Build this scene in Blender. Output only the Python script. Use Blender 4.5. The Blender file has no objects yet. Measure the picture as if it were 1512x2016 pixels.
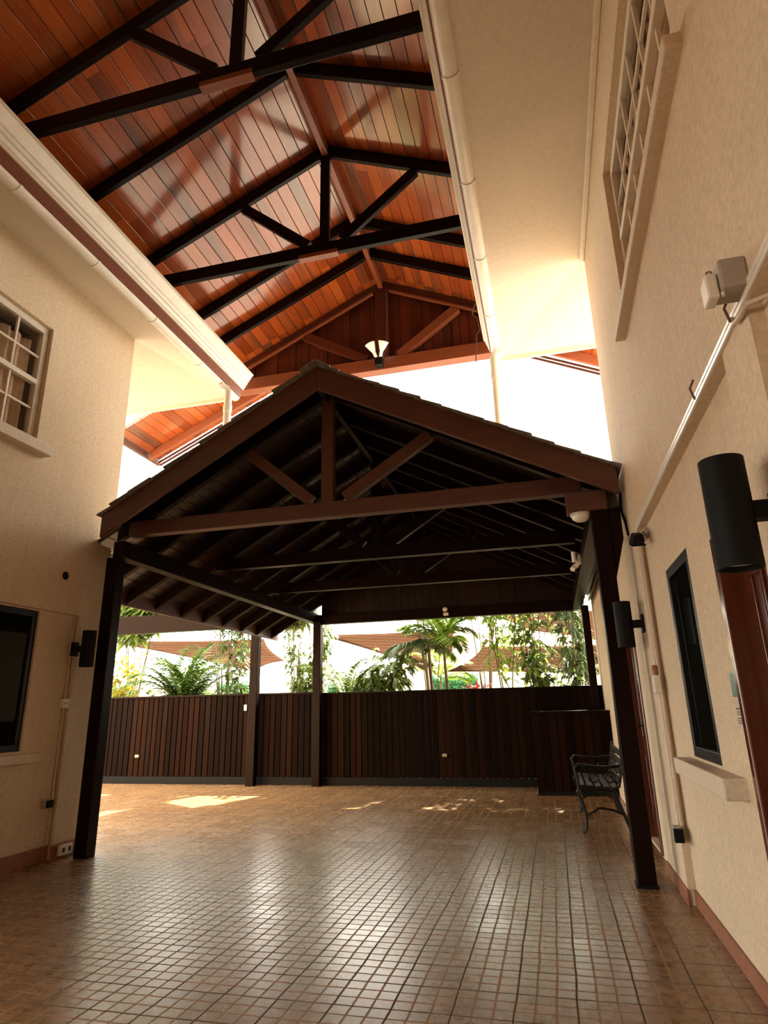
import bpy, math, random
from mathutils import Vector, Matrix, noise
random.seed(7)
sc = bpy.context.scene
COL = sc.collection

# ---------------------------------------------------------------- camera
YAW, PITCH, ROLL, FPX = -0.24805, 0.30303, -0.021665, 1234.04
CAMZ = 1.30
def cam_axes():
    cy, sy, cp, sp = math.cos(YAW), math.sin(YAW), math.cos(PITCH), math.sin(PITCH)
    f = Vector((sy*cp, cy*cp, sp)); r = Vector((cy, -sy, 0)); u = r.cross(f)
    cr, sr = math.cos(ROLL), math.sin(ROLL)
    return cr*r + sr*u, -sr*r + cr*u, f
r_, u_, f_ = cam_axes()
cd = bpy.data.cameras.new('camera'); cam = bpy.data.objects.new('camera', cd); COL.objects.link(cam)
m = Matrix.Identity(4)
for i in range(3):
    m[i][0], m[i][1], m[i][2] = r_[i], u_[i], -f_[i]
m.translation = Vector((0, 0, CAMZ)); cam.matrix_world = m
cd.sensor_fit = 'VERTICAL'; cd.sensor_height = 36.0; cd.lens = 36.0*FPX/2016.0
cd.clip_start = 0.05; cd.clip_end = 300
sc.camera = cam

# ---------------------------------------------------------------- light
SKY = 3.0
w = bpy.data.worlds.new('sky'); sc.world = w; w.use_nodes = True
nt = w.node_tree; bg = nt.nodes['Background']
bg.inputs[0].default_value = (1.0, 0.935, 0.81, 1); bg.inputs[1].default_value = SKY
sd = bpy.data.lights.new('sun', 'SUN'); sd.energy = 16.0; sd.angle = math.radians(0.6); sd.color = (1.0, 0.90, 0.72)
so = bpy.data.objects.new('sun', sd); COL.objects.link(so)
sdir = Vector((-0.26, -1.0, -1.10)).normalized()          # direction the light travels
so.rotation_euler = sdir.to_track_quat('-Z', 'Y').to_euler(); so.location = (6, 26, 30)
sc.view_settings.view_transform = 'Standard'; sc.view_settings.look = 'None'
sc.view_settings.gamma = 1.0; sc.view_settings.use_curve_mapping = False
sc.view_settings.exposure = 1.65

# ---------------------------------------------------------------- materials
def srgb(r, g, b):
    def c(v):
        v /= 255.0
        return v/12.92 if v <= .04045 else ((v+.055)/1.055)**2.4
    return (c(r), c(g), c(b), 1)
class NB:
    def __init__(s, name):
        s.m = bpy.data.materials.new(name); s.m.use_nodes = True
        s.t = s.m.node_tree; s.p = s.t.nodes['Principled BSDF']
    def n(s, typ, **kw):
        nd = s.t.nodes.new(typ)
        for k, v in kw.items(): setattr(nd, k, v)
        return nd
    def l(s, a, b): s.t.links.new(a, b)
    def val(s, x, sock):
        if hasattr(x, 'links') or hasattr(x, 'is_linked'): s.l(x, sock)
        else: sock.default_value = x
    def math(s, op, a, b=0.0):
        nd = s.n('ShaderNodeMath', operation=op); s.val(a, nd.inputs[0]); s.val(b, nd.inputs[1]); return nd.outputs[0]
    def coord(s, scale=(1, 1, 1)):
        tc = s.n('ShaderNodeTexCoord'); mp = s.n('ShaderNodeMapping'); mp.inputs['Scale'].default_value = scale
        s.l(tc.outputs['Object'], mp.inputs[0]); return mp.outputs[0]
    def world(s, scale=(1, 1, 1)):
        g = s.n('ShaderNodeNewGeometry'); mp = s.n('ShaderNodeMapping'); mp.inputs['Scale'].default_value = scale
        s.l(g.outputs['Position'], mp.inputs[0]); return mp.outputs[0]
    def noise(s, vec, scale, detail=4, rough=.55, out=0):
        nd = s.n('ShaderNodeTexNoise'); nd.inputs['Scale'].default_value = scale
        nd.inputs['Detail'].default_value = detail; nd.inputs['Roughness'].default_value = rough
        s.l(vec, nd.inputs['Vector']); return nd.outputs[out]
    def ramp(s, fac, stops):
        nd = s.n('ShaderNodeValToRGB'); e = nd.color_ramp.elements
        while len(e) < len(stops): e.new(.5)
        for k, (p, c) in enumerate(stops): e[k].position = p; e[k].color = c
        s.l(fac, nd.inputs[0]); return nd.outputs[0]
    def mix(s, fac, a, b, mode='MIX'):
        nd = s.n('ShaderNodeMix', data_type='RGBA', blend_type=mode)
        s.val(fac, nd.inputs[0]); s.val(a, nd.inputs[6]); s.val(b, nd.inputs[7]); return nd.outputs[2]
    def bump(s, h, strength=.3, dist=.01, prev=None):
        nd = s.n('ShaderNodeBump'); nd.inputs['Strength'].default_value = strength; nd.inputs['Distance'].default_value = dist
        s.l(h, nd.inputs['Height'])
        if prev is not None: s.l(prev, nd.inputs['Normal'])
        return nd.outputs[0]
    def set(s, **kw):
        for k, v in kw.items(): s.val(v, s.p.inputs[k.replace('_', ' ')])
        return s.m

def plain(name, col, rough=.5, metal=0.0, nscale=30, var=.12, bump=.0, coat=0.0, spec=.5):
    b = NB(name); v = b.world()
    n = b.noise(v, nscale, 4)
    dark = tuple(c*(1-var) for c in col[:3])+(1,); lite = tuple(min(1, c*(1+var)) for c in col[:3])+(1,)
    c = b.ramp(n, [(.3, dark), (.7, lite)])
    b.set(Base_Color=c, Roughness=rough, Metallic=metal)
    b.p.inputs['Specular IOR Level'].default_value = spec
    if coat: b.set(Coat_Weight=coat, Coat_Roughness=.08)
    if bump: b.set(Normal=b.bump(n, bump, .004))
    return b.m

def stucco(name, col, bump=.5):
    b = NB(name); v = b.world()
    big = b.noise(v, 1.1, 4); fine = b.noise(v, 42, 5, .65)
    streak = b.noise(b.world((9, 9, .7)), 2.0, 4)
    c1 = tuple(x*.86 for x in col[:3])+(1,)
    c = b.ramp(big, [(.3, c1), (.7, col)])
    c = b.mix(.22, c, b.ramp(streak, [(.35, tuple(x*.72 for x in col[:3])+(1,)), (.62, col)]))
    c = b.mix(.36 if bump > .3 else .15, c, b.ramp(fine, [(.36, tuple(x*.62 for x in col[:3])+(1,)), (.62, tuple(min(1, x*1.12) for x in col[:3])+(1,))]))
    b.set(Base_Color=c, Roughness=.85, Normal=b.bump(fine, bump, .006)); b.p.inputs['Specular IOR Level'].default_value = .2
    return b.m

def planks(name, c_dark, c_mid, c_lite, c_grey, rough=.25, axis='Y', coat=.4, grey=.25, gscale=1.0, spec=.5):
    """varnished boards: one tone per board, grain along the axis, weathered grey blotches"""
    b = NB(name)
    g = b.n('ShaderNodeNewGeometry'); rnd = g.outputs['Random Per Island']
    st = {'Y': (9, .7, 9), 'Z': (9, 9, .7), 'X': (.7, 9, 9)}[axis]
    off = b.n('ShaderNodeVectorMath', operation='SCALE'); 
    cmb = b.n('ShaderNodeCombineXYZ'); b.l(rnd, cmb.inputs[0]); b.l(rnd, cmb.inputs[1]); b.l(rnd, cmb.inputs[2])
    b.l(cmb.outputs[0], off.inputs[0]); off.inputs['Scale'].default_value = 37.0
    def vec(scale):
        mp = b.n('ShaderNodeMapping'); mp.inputs['Scale'].default_value = scale; b.l(g.outputs['Position'], mp.inputs[0])
        ad = b.n('ShaderNodeVectorMath', operation='ADD'); b.l(mp.outputs[0], ad.inputs[0]); b.l(off.outputs[0], ad.inputs[1]); return ad.outputs[0]
    grain = b.noise(vec(tuple(4*x*gscale for x in st)), 1.0, 6, .65)
    blot = b.noise(vec(tuple(.35*x for x in st)), 1.0, 3, .5)
    tone = b.ramp(rnd, [(0, c_dark), (.5, c_mid), (1, c_lite)])
    gcol = b.mix(.45, tone, b.ramp(grain, [(.3, tuple(x*.45 for x in c_mid[:3])+(1,)), (.7, tuple(min(1, x*1.25) for x in c_mid[:3])+(1,))]))
    mask = b.ramp(blot, [(.54, (0, 0, 0, 1)), (.68, (grey, grey, grey, 1))])
    col = b.mix(mask, gcol, c_grey)
    b.set(Base_Color=col, Roughness=rough, Coat_Weight=coat, Coat_Roughness=.12, Coat_IOR=1.5 if coat < .65 else 1.75, Normal=b.bump(grain, .12, .003))
    b.p.inputs['Specular IOR Level'].default_value = spec
    return b.m

CREAM = (.68, .54, .38, 1)
M = {}
M['wall'] = stucco('cream stucco', CREAM)
M['soffit'] = stucco('off white soffit', (.66, .57, .45, 1), .15)
M['white'] = plain('white painted metal', (.70, .64, .54, 1), .35, nscale=8, var=.06)
M['whitetrim'] = plain('white painted timber', (.66, .58, .46, 1), .5, nscale=14, var=.08)
M['sill'] = plain('pale painted sill', (.60, .50, .38, 1), .7, nscale=60, var=.12, bump=.2)
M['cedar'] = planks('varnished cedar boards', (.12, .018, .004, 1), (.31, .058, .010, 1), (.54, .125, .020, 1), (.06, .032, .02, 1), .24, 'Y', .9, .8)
M['gable'] = planks('red cedar gable boards', (.06, .009, .003, 1), (.11, .018, .005, 1), (.17, .032, .008, 1), (.03, .01, .005, 1), .4, 'Z', .15, .5)
M['black_timber'] = planks('timber darkened for shade', (.0040, .0016, .0008, 1), (.0048, .0018, .0009, 1), (.006, .0022, .0011, 1), (.004, .002, .0012, 1), .30, 'Y', 0, .1, spec=.16)  # brown wood; shade on the trusses' front faces is put into this black
M['red_timber'] = planks('red stained timber', (.20, .05, .018, 1), (.24, .06, .02, 1), (.28, .07, .025, 1), (.12, .05, .03, 1), .4, 'X', .2, .2)
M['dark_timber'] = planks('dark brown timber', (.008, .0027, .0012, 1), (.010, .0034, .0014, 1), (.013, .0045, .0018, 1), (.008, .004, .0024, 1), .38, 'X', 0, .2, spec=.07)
M['barge'] = planks('brown barge boards', (.080, .024, .0145, 1), (.090, .028, .0165, 1), (.10, .031, .0185, 1), (.06, .025, .017, 1), .5, 'X', .1, .2)
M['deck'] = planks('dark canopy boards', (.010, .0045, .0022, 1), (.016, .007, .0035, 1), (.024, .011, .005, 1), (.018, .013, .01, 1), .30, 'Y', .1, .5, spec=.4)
M['fence'] = planks('brown fence boards', (.0035, .0010, .0004, 1), (.008, .0024, .0007, 1), (.024, .0078, .0022, 1), (.014, .007, .0035, 1), .6, 'Z', 0, .5, spec=.04)
M['shingle'] = plain('weathered grey shingles', (.19, .165, .14, 1), .9, nscale=14, var=.35, bump=.4)
M['fascia'] = plain('red brown fascia paint', (.16, .045, .02, 1), .5, nscale=20, var=.15)
M['black'] = plain('black powder coat', (.004, .004, .004, 1), .6, nscale=40, var=.1, spec=.15)
M['frame'] = plain('dark bronze frame', (.007, .007, .007, 1), .4, nscale=40, var=.1, spec=.2)
M['plastic'] = plain('white plastic', (.72, .66, .56, 1), .4, nscale=12, var=.04)
M['greyplastic'] = plain('grey plastic', (.36, .31, .26, 1), .5, nscale=12, var=.06)
M['conduit'] = plain('painted conduit', (.55, .44, .32, 1), .55, nscale=20, var=.06)
M['terracotta'] = plain('terracotta skirting', (.26, .09, .04, 1), .5, nscale=18, var=.2)
M['door'] = planks('polished mahogany door', (.09, .018, .006, 1), (.10, .021, .007, 1), (.115, .025, .008, 1), (.08, .02, .007, 1), .2, 'Z', .3, .1)
M['curtain'] = plain('brown curtain cloth', (.72, .50, .31, 1), .9, nscale=6, var=.25)
M['iron'] = plain('black cast iron', (.006, .0055, .005, 1), .35, 0, nscale=40, var=.2, spec=.3)
M['slat'] = planks('bench slats', (.016, .006, .0035, 1), (.02, .007, .004, 1), (.025, .008, .005, 1), (.012, .006, .004, 1), .4, 'Y', .1, .1, spec=.2)
M['teal'] = plain('teal sign plate', (.05, .17, .15, 1), .3, nscale=20, var=.35)
M['paper'] = plain('paper notice', (.55, .47, .36, 1), .7, nscale=10, var=.04)
M['ink'] = plain('dark ink', (.03, .025, .02, 1), .7)
M['cable'] = plain('brown cable', (.10, .05, .03, 1), .6)
M['bulb'] = plain('frosted lamp glass', (.85, .82, .74, 1), .25, nscale=10, var=.02)
M['trunk'] = plain('plant stem bark', (.14, .095, .05, 1), .8, nscale=30, var=.35, bump=.3)
M['sail'] = None
M['soil'] = plain('garden soil', (.16, .11, .06, 1), .95, nscale=5, var=.4, bump=.4)
M['pave'] = plain('pale paving', (.55, .48, .38, 1), .8, nscale=3, var=.15)
M['render'] = plain('white render', (.75, .70, .60, 1), .8, nscale=2, var=.08)
M['rooftile'] = plain('clay roof tile', (.45, .24, .15, 1), .8, nscale=12, var=.3)

def leafmat(name, c0, c1):
    b = NB(name); g = b.n('ShaderNodeNewGeometry')
    c = b.ramp(g.outputs['Random Per Island'], [(0, c0), (1, c1)])
    b.set(Base_Color=c, Roughness=.45)
    tr = b.n('ShaderNodeBsdfTranslucent'); b.l(c, tr.inputs[0])
    mx = b.n('ShaderNodeMixShader'); mx.inputs[0].default_value = .45
    out = b.t.nodes['Material Output']
    b.l(b.p.outputs[0], mx.inputs[1]); b.l(tr.outputs[0], mx.inputs[2]); b.l(mx.outputs[0], out.inputs[0])
    return b.m
M['palm'] = leafmat('palm leaf', (.035, .085, .012, 1), (.13, .21, .025, 1))
M['palm_pale'] = leafmat('light palm leaf', (.13, .24, .02, 1), (.28, .38, .04, 1))  # paler yellow-green leaf tone
M['leaf'] = leafmat('shrub leaf', (.06, .11, .02, 1), (.20, .26, .045, 1))
M['leaf_yellow'] = leafmat('yellow green leaf', (.30, .30, .03, 1), (.50, .42, .05, 1))
M['leaf_dark'] = leafmat('dark shrub leaf', (.03, .06, .015, 1), (.10, .14, .03, 1))
M['leaf_red'] = leafmat('red leaf', (.30, .03, .03, 1), (.45, .08, .05, 1))
M['hedge'] = leafmat('hedge leaf', (.02, .12, .04, 1), (.06, .25, .08, 1))
def sailmat():
    b = NB('beige shade cloth'); v = b.world()
    wv = b.n('ShaderNodeTexWave', bands_direction='Z'); wv.inputs['Scale'].default_value = 3.0; wv.inputs['Distortion'].default_value = 2.0; b.l(v, wv.inputs[0])
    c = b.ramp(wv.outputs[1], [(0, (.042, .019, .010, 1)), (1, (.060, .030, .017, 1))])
    b.set(Base_Color=c, Roughness=.9); b.p.inputs['Specular IOR Level'].default_value = 0
    tr = b.n('ShaderNodeBsdfTranslucent'); b.l(c, tr.inputs[0])
    mx = b.n('ShaderNodeMixShader'); mx.inputs[0].default_value = .35
    b.l(b.p.outputs[0], mx.inputs[1]); b.l(tr.outputs[0], mx.inputs[2]); b.l(mx.outputs[0], b.t.nodes['Material Output'].inputs[0])
    return b.m
M['sail'] = sailmat()
def glassmat(name, tint=(.02, .022, .022, 1), alpha=.85, spec=.3):
    b = NB(name); n = b.noise(b.world(), 3.0, 2)
    b.set(Base_Color=b.ramp(n, [(.3, tuple(x*.7 for x in tint[:3])+(1,)), (.7, tint)]), Roughness=.03)
    b.p.inputs['Alpha'].default_value = alpha; b.p.inputs['Specular IOR Level'].default_value = spec
    return b.m
M['darkglass'] = glassmat('dark tinted glass', (.005, .007, .006, 1), .98, .12)
M['glass'] = glassmat('clear window glass', (.05, .045, .04, 1), .10)

def floormat():
    b = NB('embossed brown floor tiles')
    g = b.n('ShaderNodeNewGeometry'); sx = b.n('ShaderNodeSeparateXYZ'); b.l(g.outputs['Position'], sx.inputs[0])
    T = .2735; S = T/3; X0, Y0 = .026+T*40, .02+T*40
    # lines wander a little like hand laid tiles
    wob = b.noise(b.world(), 2.2, 2)
    wobv = b.math('MULTIPLY', b.math('SUBTRACT', wob, .5), .016)
    xx = b.math('ADD', b.math('ADD', sx.outputs[0], X0), wobv); yy = b.math('ADD', b.math('ADD', sx.outputs[1], Y0), wobv)
    def dist(v, p):                        # distance to the nearest line of pitch p
        q = b.math('FRACT', b.math('DIVIDE', v, p)); return b.math('MULTIPLY', b.math('MINIMUM', q, b.math('SUBTRACT', 1.0, q)), p)
    def line(d, wd):                       # 1 on the line
        mr = b.n('ShaderNodeMapRange', interpolation_type='SMOOTHSTEP'); b.l(d, mr.inputs[0])
        mr.inputs[1].default_value = wd*.35; mr.inputs[2].default_value = wd; mr.inputs[3].default_value = 1; mr.inputs[4].default_value = 0
        return mr.outputs[0]
    big = line(b.math('MINIMUM', dist(xx, T), dist(yy, T)), .0042)
    small = line(b.math('MINIMUM', dist(xx, S), dist(yy, S)), .0070)
    def cell(p):
        c = b.n('ShaderNodeCombineXYZ'); b.l(b.math('FLOOR', b.math('DIVIDE', xx, p)), c.inputs[0]); b.l(b.math('FLOOR', b.math('DIVIDE', yy, p)), c.inputs[1])
        wn = b.n('ShaderNodeTexWhiteNoise', noise_dimensions='2D'); b.l(c.outputs[0], wn.inputs['Vector']); return wn.outputs[0]
    ct, cs = cell(T), cell(S)
    mott = b.noise(b.world(), 16, 5, .65); wide = b.noise(b.world(), .9, 3)
    col = b.ramp(ct, [(0, (.18, .094, .037, 1)), (.5, (.25, .130, .050, 1)), (1, (.32, .168, .065, 1))])
    col = b.mix(.35, col, b.ramp(cs, [(0, (.11, .056, .026, 1)), (1, (.26, .138, .058, 1))]))
    col = b.mix(.55, col, b.ramp(mott, [(.36, (.10, .051, .021, 1)), (.62, (.39, .205, .078, 1))]))
    col = b.mix(.25, col, b.ramp(wide, [(.35, (.12, .064, .032, 1)), (.65, (.28, .148, .06, 1))]))
    col = b.mix(b.math('MULTIPLY', small, .85), col, (.34, .215, .115, 1))
    col = b.mix(big, col, (.035, .02, .012, 1))
    rg = b.math('ADD', b.math('ADD', .16, b.math('MULTIPLY', ct, .05)), b.math('MULTIPLY', mott, .16))
    rg = b.math('ADD', rg, b.math('MULTIPLY', b.math('MAXIMUM', big, small), .6))
    sp = b.math('SUBTRACT', .8, b.math('MULTIPLY', b.math('MAXIMUM', big, small), .6))
    h = b.math('SUBTRACT', b.math('MULTIPLY', mott, .35), b.math('ADD', b.math('MULTIPLY', small, .7), big))
    nrm = b.bump(h, .25, .004)
    b.set(Base_Color=col, Roughness=rg, Normal=nrm, Specular_IOR_Level=sp)
    return b.m
M['floor'] = floormat()

# ---------------------------------------------------------------- mesh builder
WLOC = {}
class MB:
    def __init__(s): s.v = []; s.f = []
    def add(s, vs, fs):
        o = len(s.v); s.v += [Vector(v) for v in vs]; s.f += [tuple(i+o for i in f) for f in fs]; return s
    def box(s, x0, x1, y0, y1, z0, z1):
        x0, x1 = sorted((x0, x1)); y0, y1 = sorted((y0, y1)); z0, z1 = sorted((z0, z1))
        return s.add([(x0,y0,z0),(x1,y0,z0),(x1,y1,z0),(x0,y1,z0),(x0,y0,z1),(x1,y0,z1),(x1,y1,z1),(x0,y1,z1)],
                     [(0,3,2,1),(4,5,6,7),(0,1,5,4),(1,2,6,5),(2,3,7,6),(3,0,4,7)])
    def beam(s, p, q, side, up, w, h):
        """bar from p to q; width w along side, height h along up, p and q on its centre line"""
        p, q = Vector(p), Vector(q); a = Vector(side).normalized()*w/2; b = Vector(up).normalized()*h/2
        vs = [p-a-b, p+a-b, p+a+b, p-a+b, q-a-b, q+a-b, q+a+b, q-a+b]
        return s.add(vs, [(0,1,2,3),(7,6,5,4),(0,4,5,1),(1,5,6,2),(2,6,7,3),(3,7,4,0)])
    def prism(s, pts, d):
        d = Vector(d); n = len(pts); vs = [Vector(p) for p in pts]; vs += [p+d for p in vs]
        fs = [tuple(range(n-1, -1, -1)), tuple(range(n, 2*n))] + [(i, (i+1) % n, n+(i+1) % n, n+i) for i in range(n)]
        return s.add(vs, fs)
    def ring(s, pts, n, cap=True):
        """loft over rings: pts is a list of rings of n points"""
        o = len(s.v)
        for r in pts: s.v += [Vector(p) for p in r]
        k = len(pts)
        for i in range(k-1):
            for j in range(n):
                s.f.append((o+i*n+j, o+i*n+(j+1) % n, o+(i+1)*n+(j+1) % n, o+(i+1)*n+j))
        if cap:
            s.f.append(tuple(o+j for j in range(n-1, -1, -1))); s.f.append(tuple(o+(k-1)*n+j for j in range(n)))
        return s
    def tube(s, path, r, n=10, cap=True):
        path = [Vector(p) for p in path]; k = len(path); rs = r if isinstance(r, (list, tuple)) else [r]*k
        rings = []; ref = None
        for i, p in enumerate(path):
            t = (path[min(i+1, k-1)]-path[max(i-1, 0)]).normalized()
            if ref is None:
                ref = t.orthogonal().normalized()
            ref = (ref - t*ref.dot(t)).normalized(); b = t.cross(ref)
            rings.append([p+(ref*math.cos(a)+b*math.sin(a))*rs[i] for a in [2*math.pi*j/n for j in range(n)]])
        return s.ring(rings, n, cap)
    def lathe(s, prof, c, axis=(0, 0, 1), n=24):
        """prof: (radius, along axis)"""
        ax = Vector(axis).normalized(); a = ax.orthogonal().normalized(); b = ax.cross(a); c = Vector(c)
        return s.ring([[c+ax*h+(a*math.cos(t)+b*math.sin(t))*max(r, 1e-4) for t in [2*math.pi*j/n for j in range(n)]] for r, h in prof], n)
    def build(s, name, mat, parent=None, bevel=0.0, smooth=False, seg=2):
        me = bpy.data.meshes.new(name)
        if parent is not None: L = WLOC[parent.name]
        else:
            xs = [v.x for v in s.v]; ys = [v.y for v in s.v]; zs = [v.z for v in s.v]
            L = Vector(((min(xs)+max(xs))/2, (min(ys)+max(ys))/2, min(zs)))
        me.from_pydata([v-L for v in s.v], [], s.f); me.update()
        o = bpy.data.objects.new(name, me); COL.objects.link(o)
        if parent is not None: o.parent = parent
        else: o.location = L
        WLOC[o.name] = L
        me.materials.append(mat)
        if smooth:
            me.polygons.foreach_set('use_smooth', [True]*len(me.polygons))
            try: me.set_sharp_from_angle(angle=math.radians(40))
            except Exception: pass
        if bevel:
            md = o.modifiers.new('edge', 'BEVEL'); md.width = bevel; md.segments = seg; md.limit_method = 'ANGLE'
        return o
def tag(o, label=None, cat=None, group=None, kind=None):
    if label: o['label'] = label
    if cat: o['category'] = cat
    if group: o['group'] = group
    if kind: o['kind'] = kind
    return o
def thing(name, loc, label, cat, group=None, kind=None):
    o = bpy.data.objects.new(name, None); COL.objects.link(o); o.location = loc; o.empty_display_size = .1
    WLOC[o.name] = Vector(loc); return tag(o, label, cat, group, kind)
def S(o, label=None, cat=None): return tag(o, label, cat, kind='structure')

# ---------------------------------------------------------------- dimensions
XR, XRL = .75, .80          # right wall: upper face and pilasters, recessed lower face
XL, XLL = -4.72, -4.77
YN = -4.0                   # where the court starts behind the photographer
YE = 5.95                   # where the two buildings end
ZS = 5.83                   # soffits at the wall
ZE = 5.67                   # soffits at the eave

def wall_x(face, back, y0, y1, z0, z1, holes):
    """wall slab facing along x with rectangular holes (ya, yb, za, zb)"""
    mb = MB()
    ys = sorted({y0, y1, *[h[0] for h in holes], *[h[1] for h in holes]}); zs = sorted({z0, z1, *[h[2] for h in holes], *[h[3] for h in holes]})
    for i in range(len(ys)-1):
        for j in range(len(zs)-1):
            cy, cz = (ys[i]+ys[i+1])/2, (zs[j]+zs[j+1])/2
            if any(h[0] < cy < h[1] and h[2] < cz < h[3] for h in holes): continue
            mb.box(face, back, ys[i], ys[i+1], zs[j], zs[j+1])
    return mb

# ---------------------------------------------------------------- floor and walls
S(MB().box(-12, 4, -14, 11.75, -.15, 0).build('floor', M['floor']), 'glossy embossed brown tile floor of the court', 'floor')
W2 = (3.76, 4.45, .98, 2.13); D1 = (2.40, 3.17, 0, 2.03); D2 = (6.5, 7.42, .02, 2.04); W4 = (8.2, 9.3, .85, 1.95)
mb = wall_x(XRL, 1.06, YN, YE, 0, 2.57, [W2, D1])
mb.v += []
mb.box(XR, 1.06, 5.28, YE, 0, 2.57); mb.box(XR, XRL, 5.12, 5.28, 0, 2.57)
mb.box(XR, XRL, 2.06, 2.385, 0, 2.57)
S(mb.build('wall_right', M['wall']), 'cream stucco lower right wall with pilasters beside the mahogany door', 'wall')
W1 = (2.2, 4.2, 3.90, 5.22)
S(wall_x(XR, 1.06, YN, YE, 2.57, 6.2, [W1]).build('wall_right_upper', M['wall']), 'cream stucco upper right wall around the slanting white window', 'wall')
S(wall_x(XRL, 1.06, YE, 11.75, 0, 3.2, [D2, W4]).build('wall_right_rear', M['wall']), 'cream wall along the right side under the timber canopy', 'wall')
W3 = (3.6, 5.09, .99, 2.27); W5 = (2.7, 4.68, 3.88, 5.16)
mb = wall_x(XLL, -5.05, YN, YE, 0, 2.285, [W3, (-3.6, 1.9, 0, 2.285)]); mb.box(XL, XLL, 5.58, YE, 0, 2.285)  # second hole: unseen opening added to let sky light into the court
S(mb.build('wall_left', M['wall']), 'cream stucco lower left wall around the dark window', 'wall')
S(wall_x(XL, -5.05, YN, YE, 2.285, 6.2, [W5]).build('wall_left_upper', M['wall']), 'cream stucco upper left wall around the curtained window', 'wall')
S(MB().box(-5.05, 1.06, YN-.25, YN, 0, 8.2).build('wall_back', M['wall']), 'plain wall closing the court behind the photographer', 'wall')
S(MB().box(-14, -5.05, 5.70, YE, 0, 5.9).build('wall_left_end', M['wall']), 'cream end wall of the left building facing the garden', 'wall')
S(MB().box(1.06, 6, 5.70, YE, 0, 5.9).build('wall_right_end', M['wall']), 'cream end wall of the right building facing the garden', 'wall')
# rooms behind the windows are dark: closed boxes
def room(name, x0, x1, y0, y1, z0, z1, side):
    mb = MB(); t = .04
    mb.box(x0, x1, y0-t, y0, z0, z1).box(x0, x1, y1, y1+t, z0, z1).box(x0, x1, y0, y1, z0-t, z0).box(x0, x1, y0, y1, z1, z1+t)
    if side > 0: mb.box(x1, x1+t, y0, y1, z0, z1)
    else: mb.box(x0-t, x0, y0, y1, z0, z1)
    S(mb.build(name, M['curtain']), 'dim room seen through the panes', 'room')
room('wall_room', 1.062, 2.4, 1.8, 4.6, 3.4, 5.7, 1); room('wall_room', 1.062, 2.4, 3.4, 4.8, .3, 2.4, 1)
room('wall_room', -6.4, -5.052, 2.4, 5.0, 3.4, 5.7, -1); room('wall_room', -6.4, -5.052, 3.3, 5.4, .3, 2.5, -1)
room('wall_room', 1.062, 2.4, 8.0, 9.5, .5, 2.2, 1)
# skirting
S(MB().box(XRL-.015, XRL, 3.2, 5.12, 0, .10).build('baseboard_right', M['terracotta'], bevel=.004), 'terracotta skirting below the right window', 'skirting')
S(MB().box(XR-.015, XR, 5.10, YE, 0, .10).build('baseboard_right_pilaster', M['terracotta'], bevel=.004), 'terracotta skirting round the right pilaster foot', 'skirting')
S(MB().box(XLL, XLL+.015, 1.9, 5.58, 0, .13).build('baseboard_left', M['terracotta'], bevel=.004), 'terracotta skirting along the left wall', 'skirting')
S(MB().box(XL, XL+.015, 5.565, YE, 0, .13).build('baseboard_left_pilaster', M['terracotta'], bevel=.004), 'terracotta skirting round the left pilaster foot', 'skirting')

# ---------------------------------------------------------------- soffits, gutters
def soffit(side):
    mb = MB(); t = .05
    if side > 0:
        a, e, far, ox = XR, -.247, 7.45, 1.7
        mb.prism([(a, YN, ZS), (a, YE, ZS), (e, far, ZE), (e, YN, ZE)], (0, 0, t))
        mb.prism([(a, YE, ZS), (ox, YE, ZS), (ox, far, ZE), (e, far, ZE)], (0, 0, t))
        S(mb.build('ceiling_right', M['soffit']), 'broad off white soffit along the right building', 'soffit')
        S(MB().box(e-.015, ox, far, far+.03, ZE-.05, ZE+.09).build('trim_1', M['white'], bevel=.005), 'white edge board across the far end of the right soffit', 'edge board')
        S(MB().box(a-.05, a, YN, YE+.0, ZS-.05, ZS).build('trim_2', M['whitetrim'], bevel=.01), 'white moulding between right soffit and wall', 'moulding')
    else:
        a, e, far, ox = XL, -4.134, 7.41, -6.3
        mb.prism([(a, YN, ZS), (e, YN, ZE), (e, far, ZE), (a, YE, ZS)], (0, 0, t))
        mb.prism([(a, YE, ZS), (e, far, ZE), (ox, far, ZE), (ox, YE, ZS)], (0, 0, t))
        S(mb.build('ceiling_left', M['soffit']), 'narrow off white soffit along the left building', 'soffit')
        S(MB().box(ox, e, far, far+.03, ZE-.05, ZE+.09).build('trim_3', M['white'], bevel=.005), 'white edge board across the far end of the left soffit', 'edge board')
soffit(1); soffit(-1)
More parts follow.
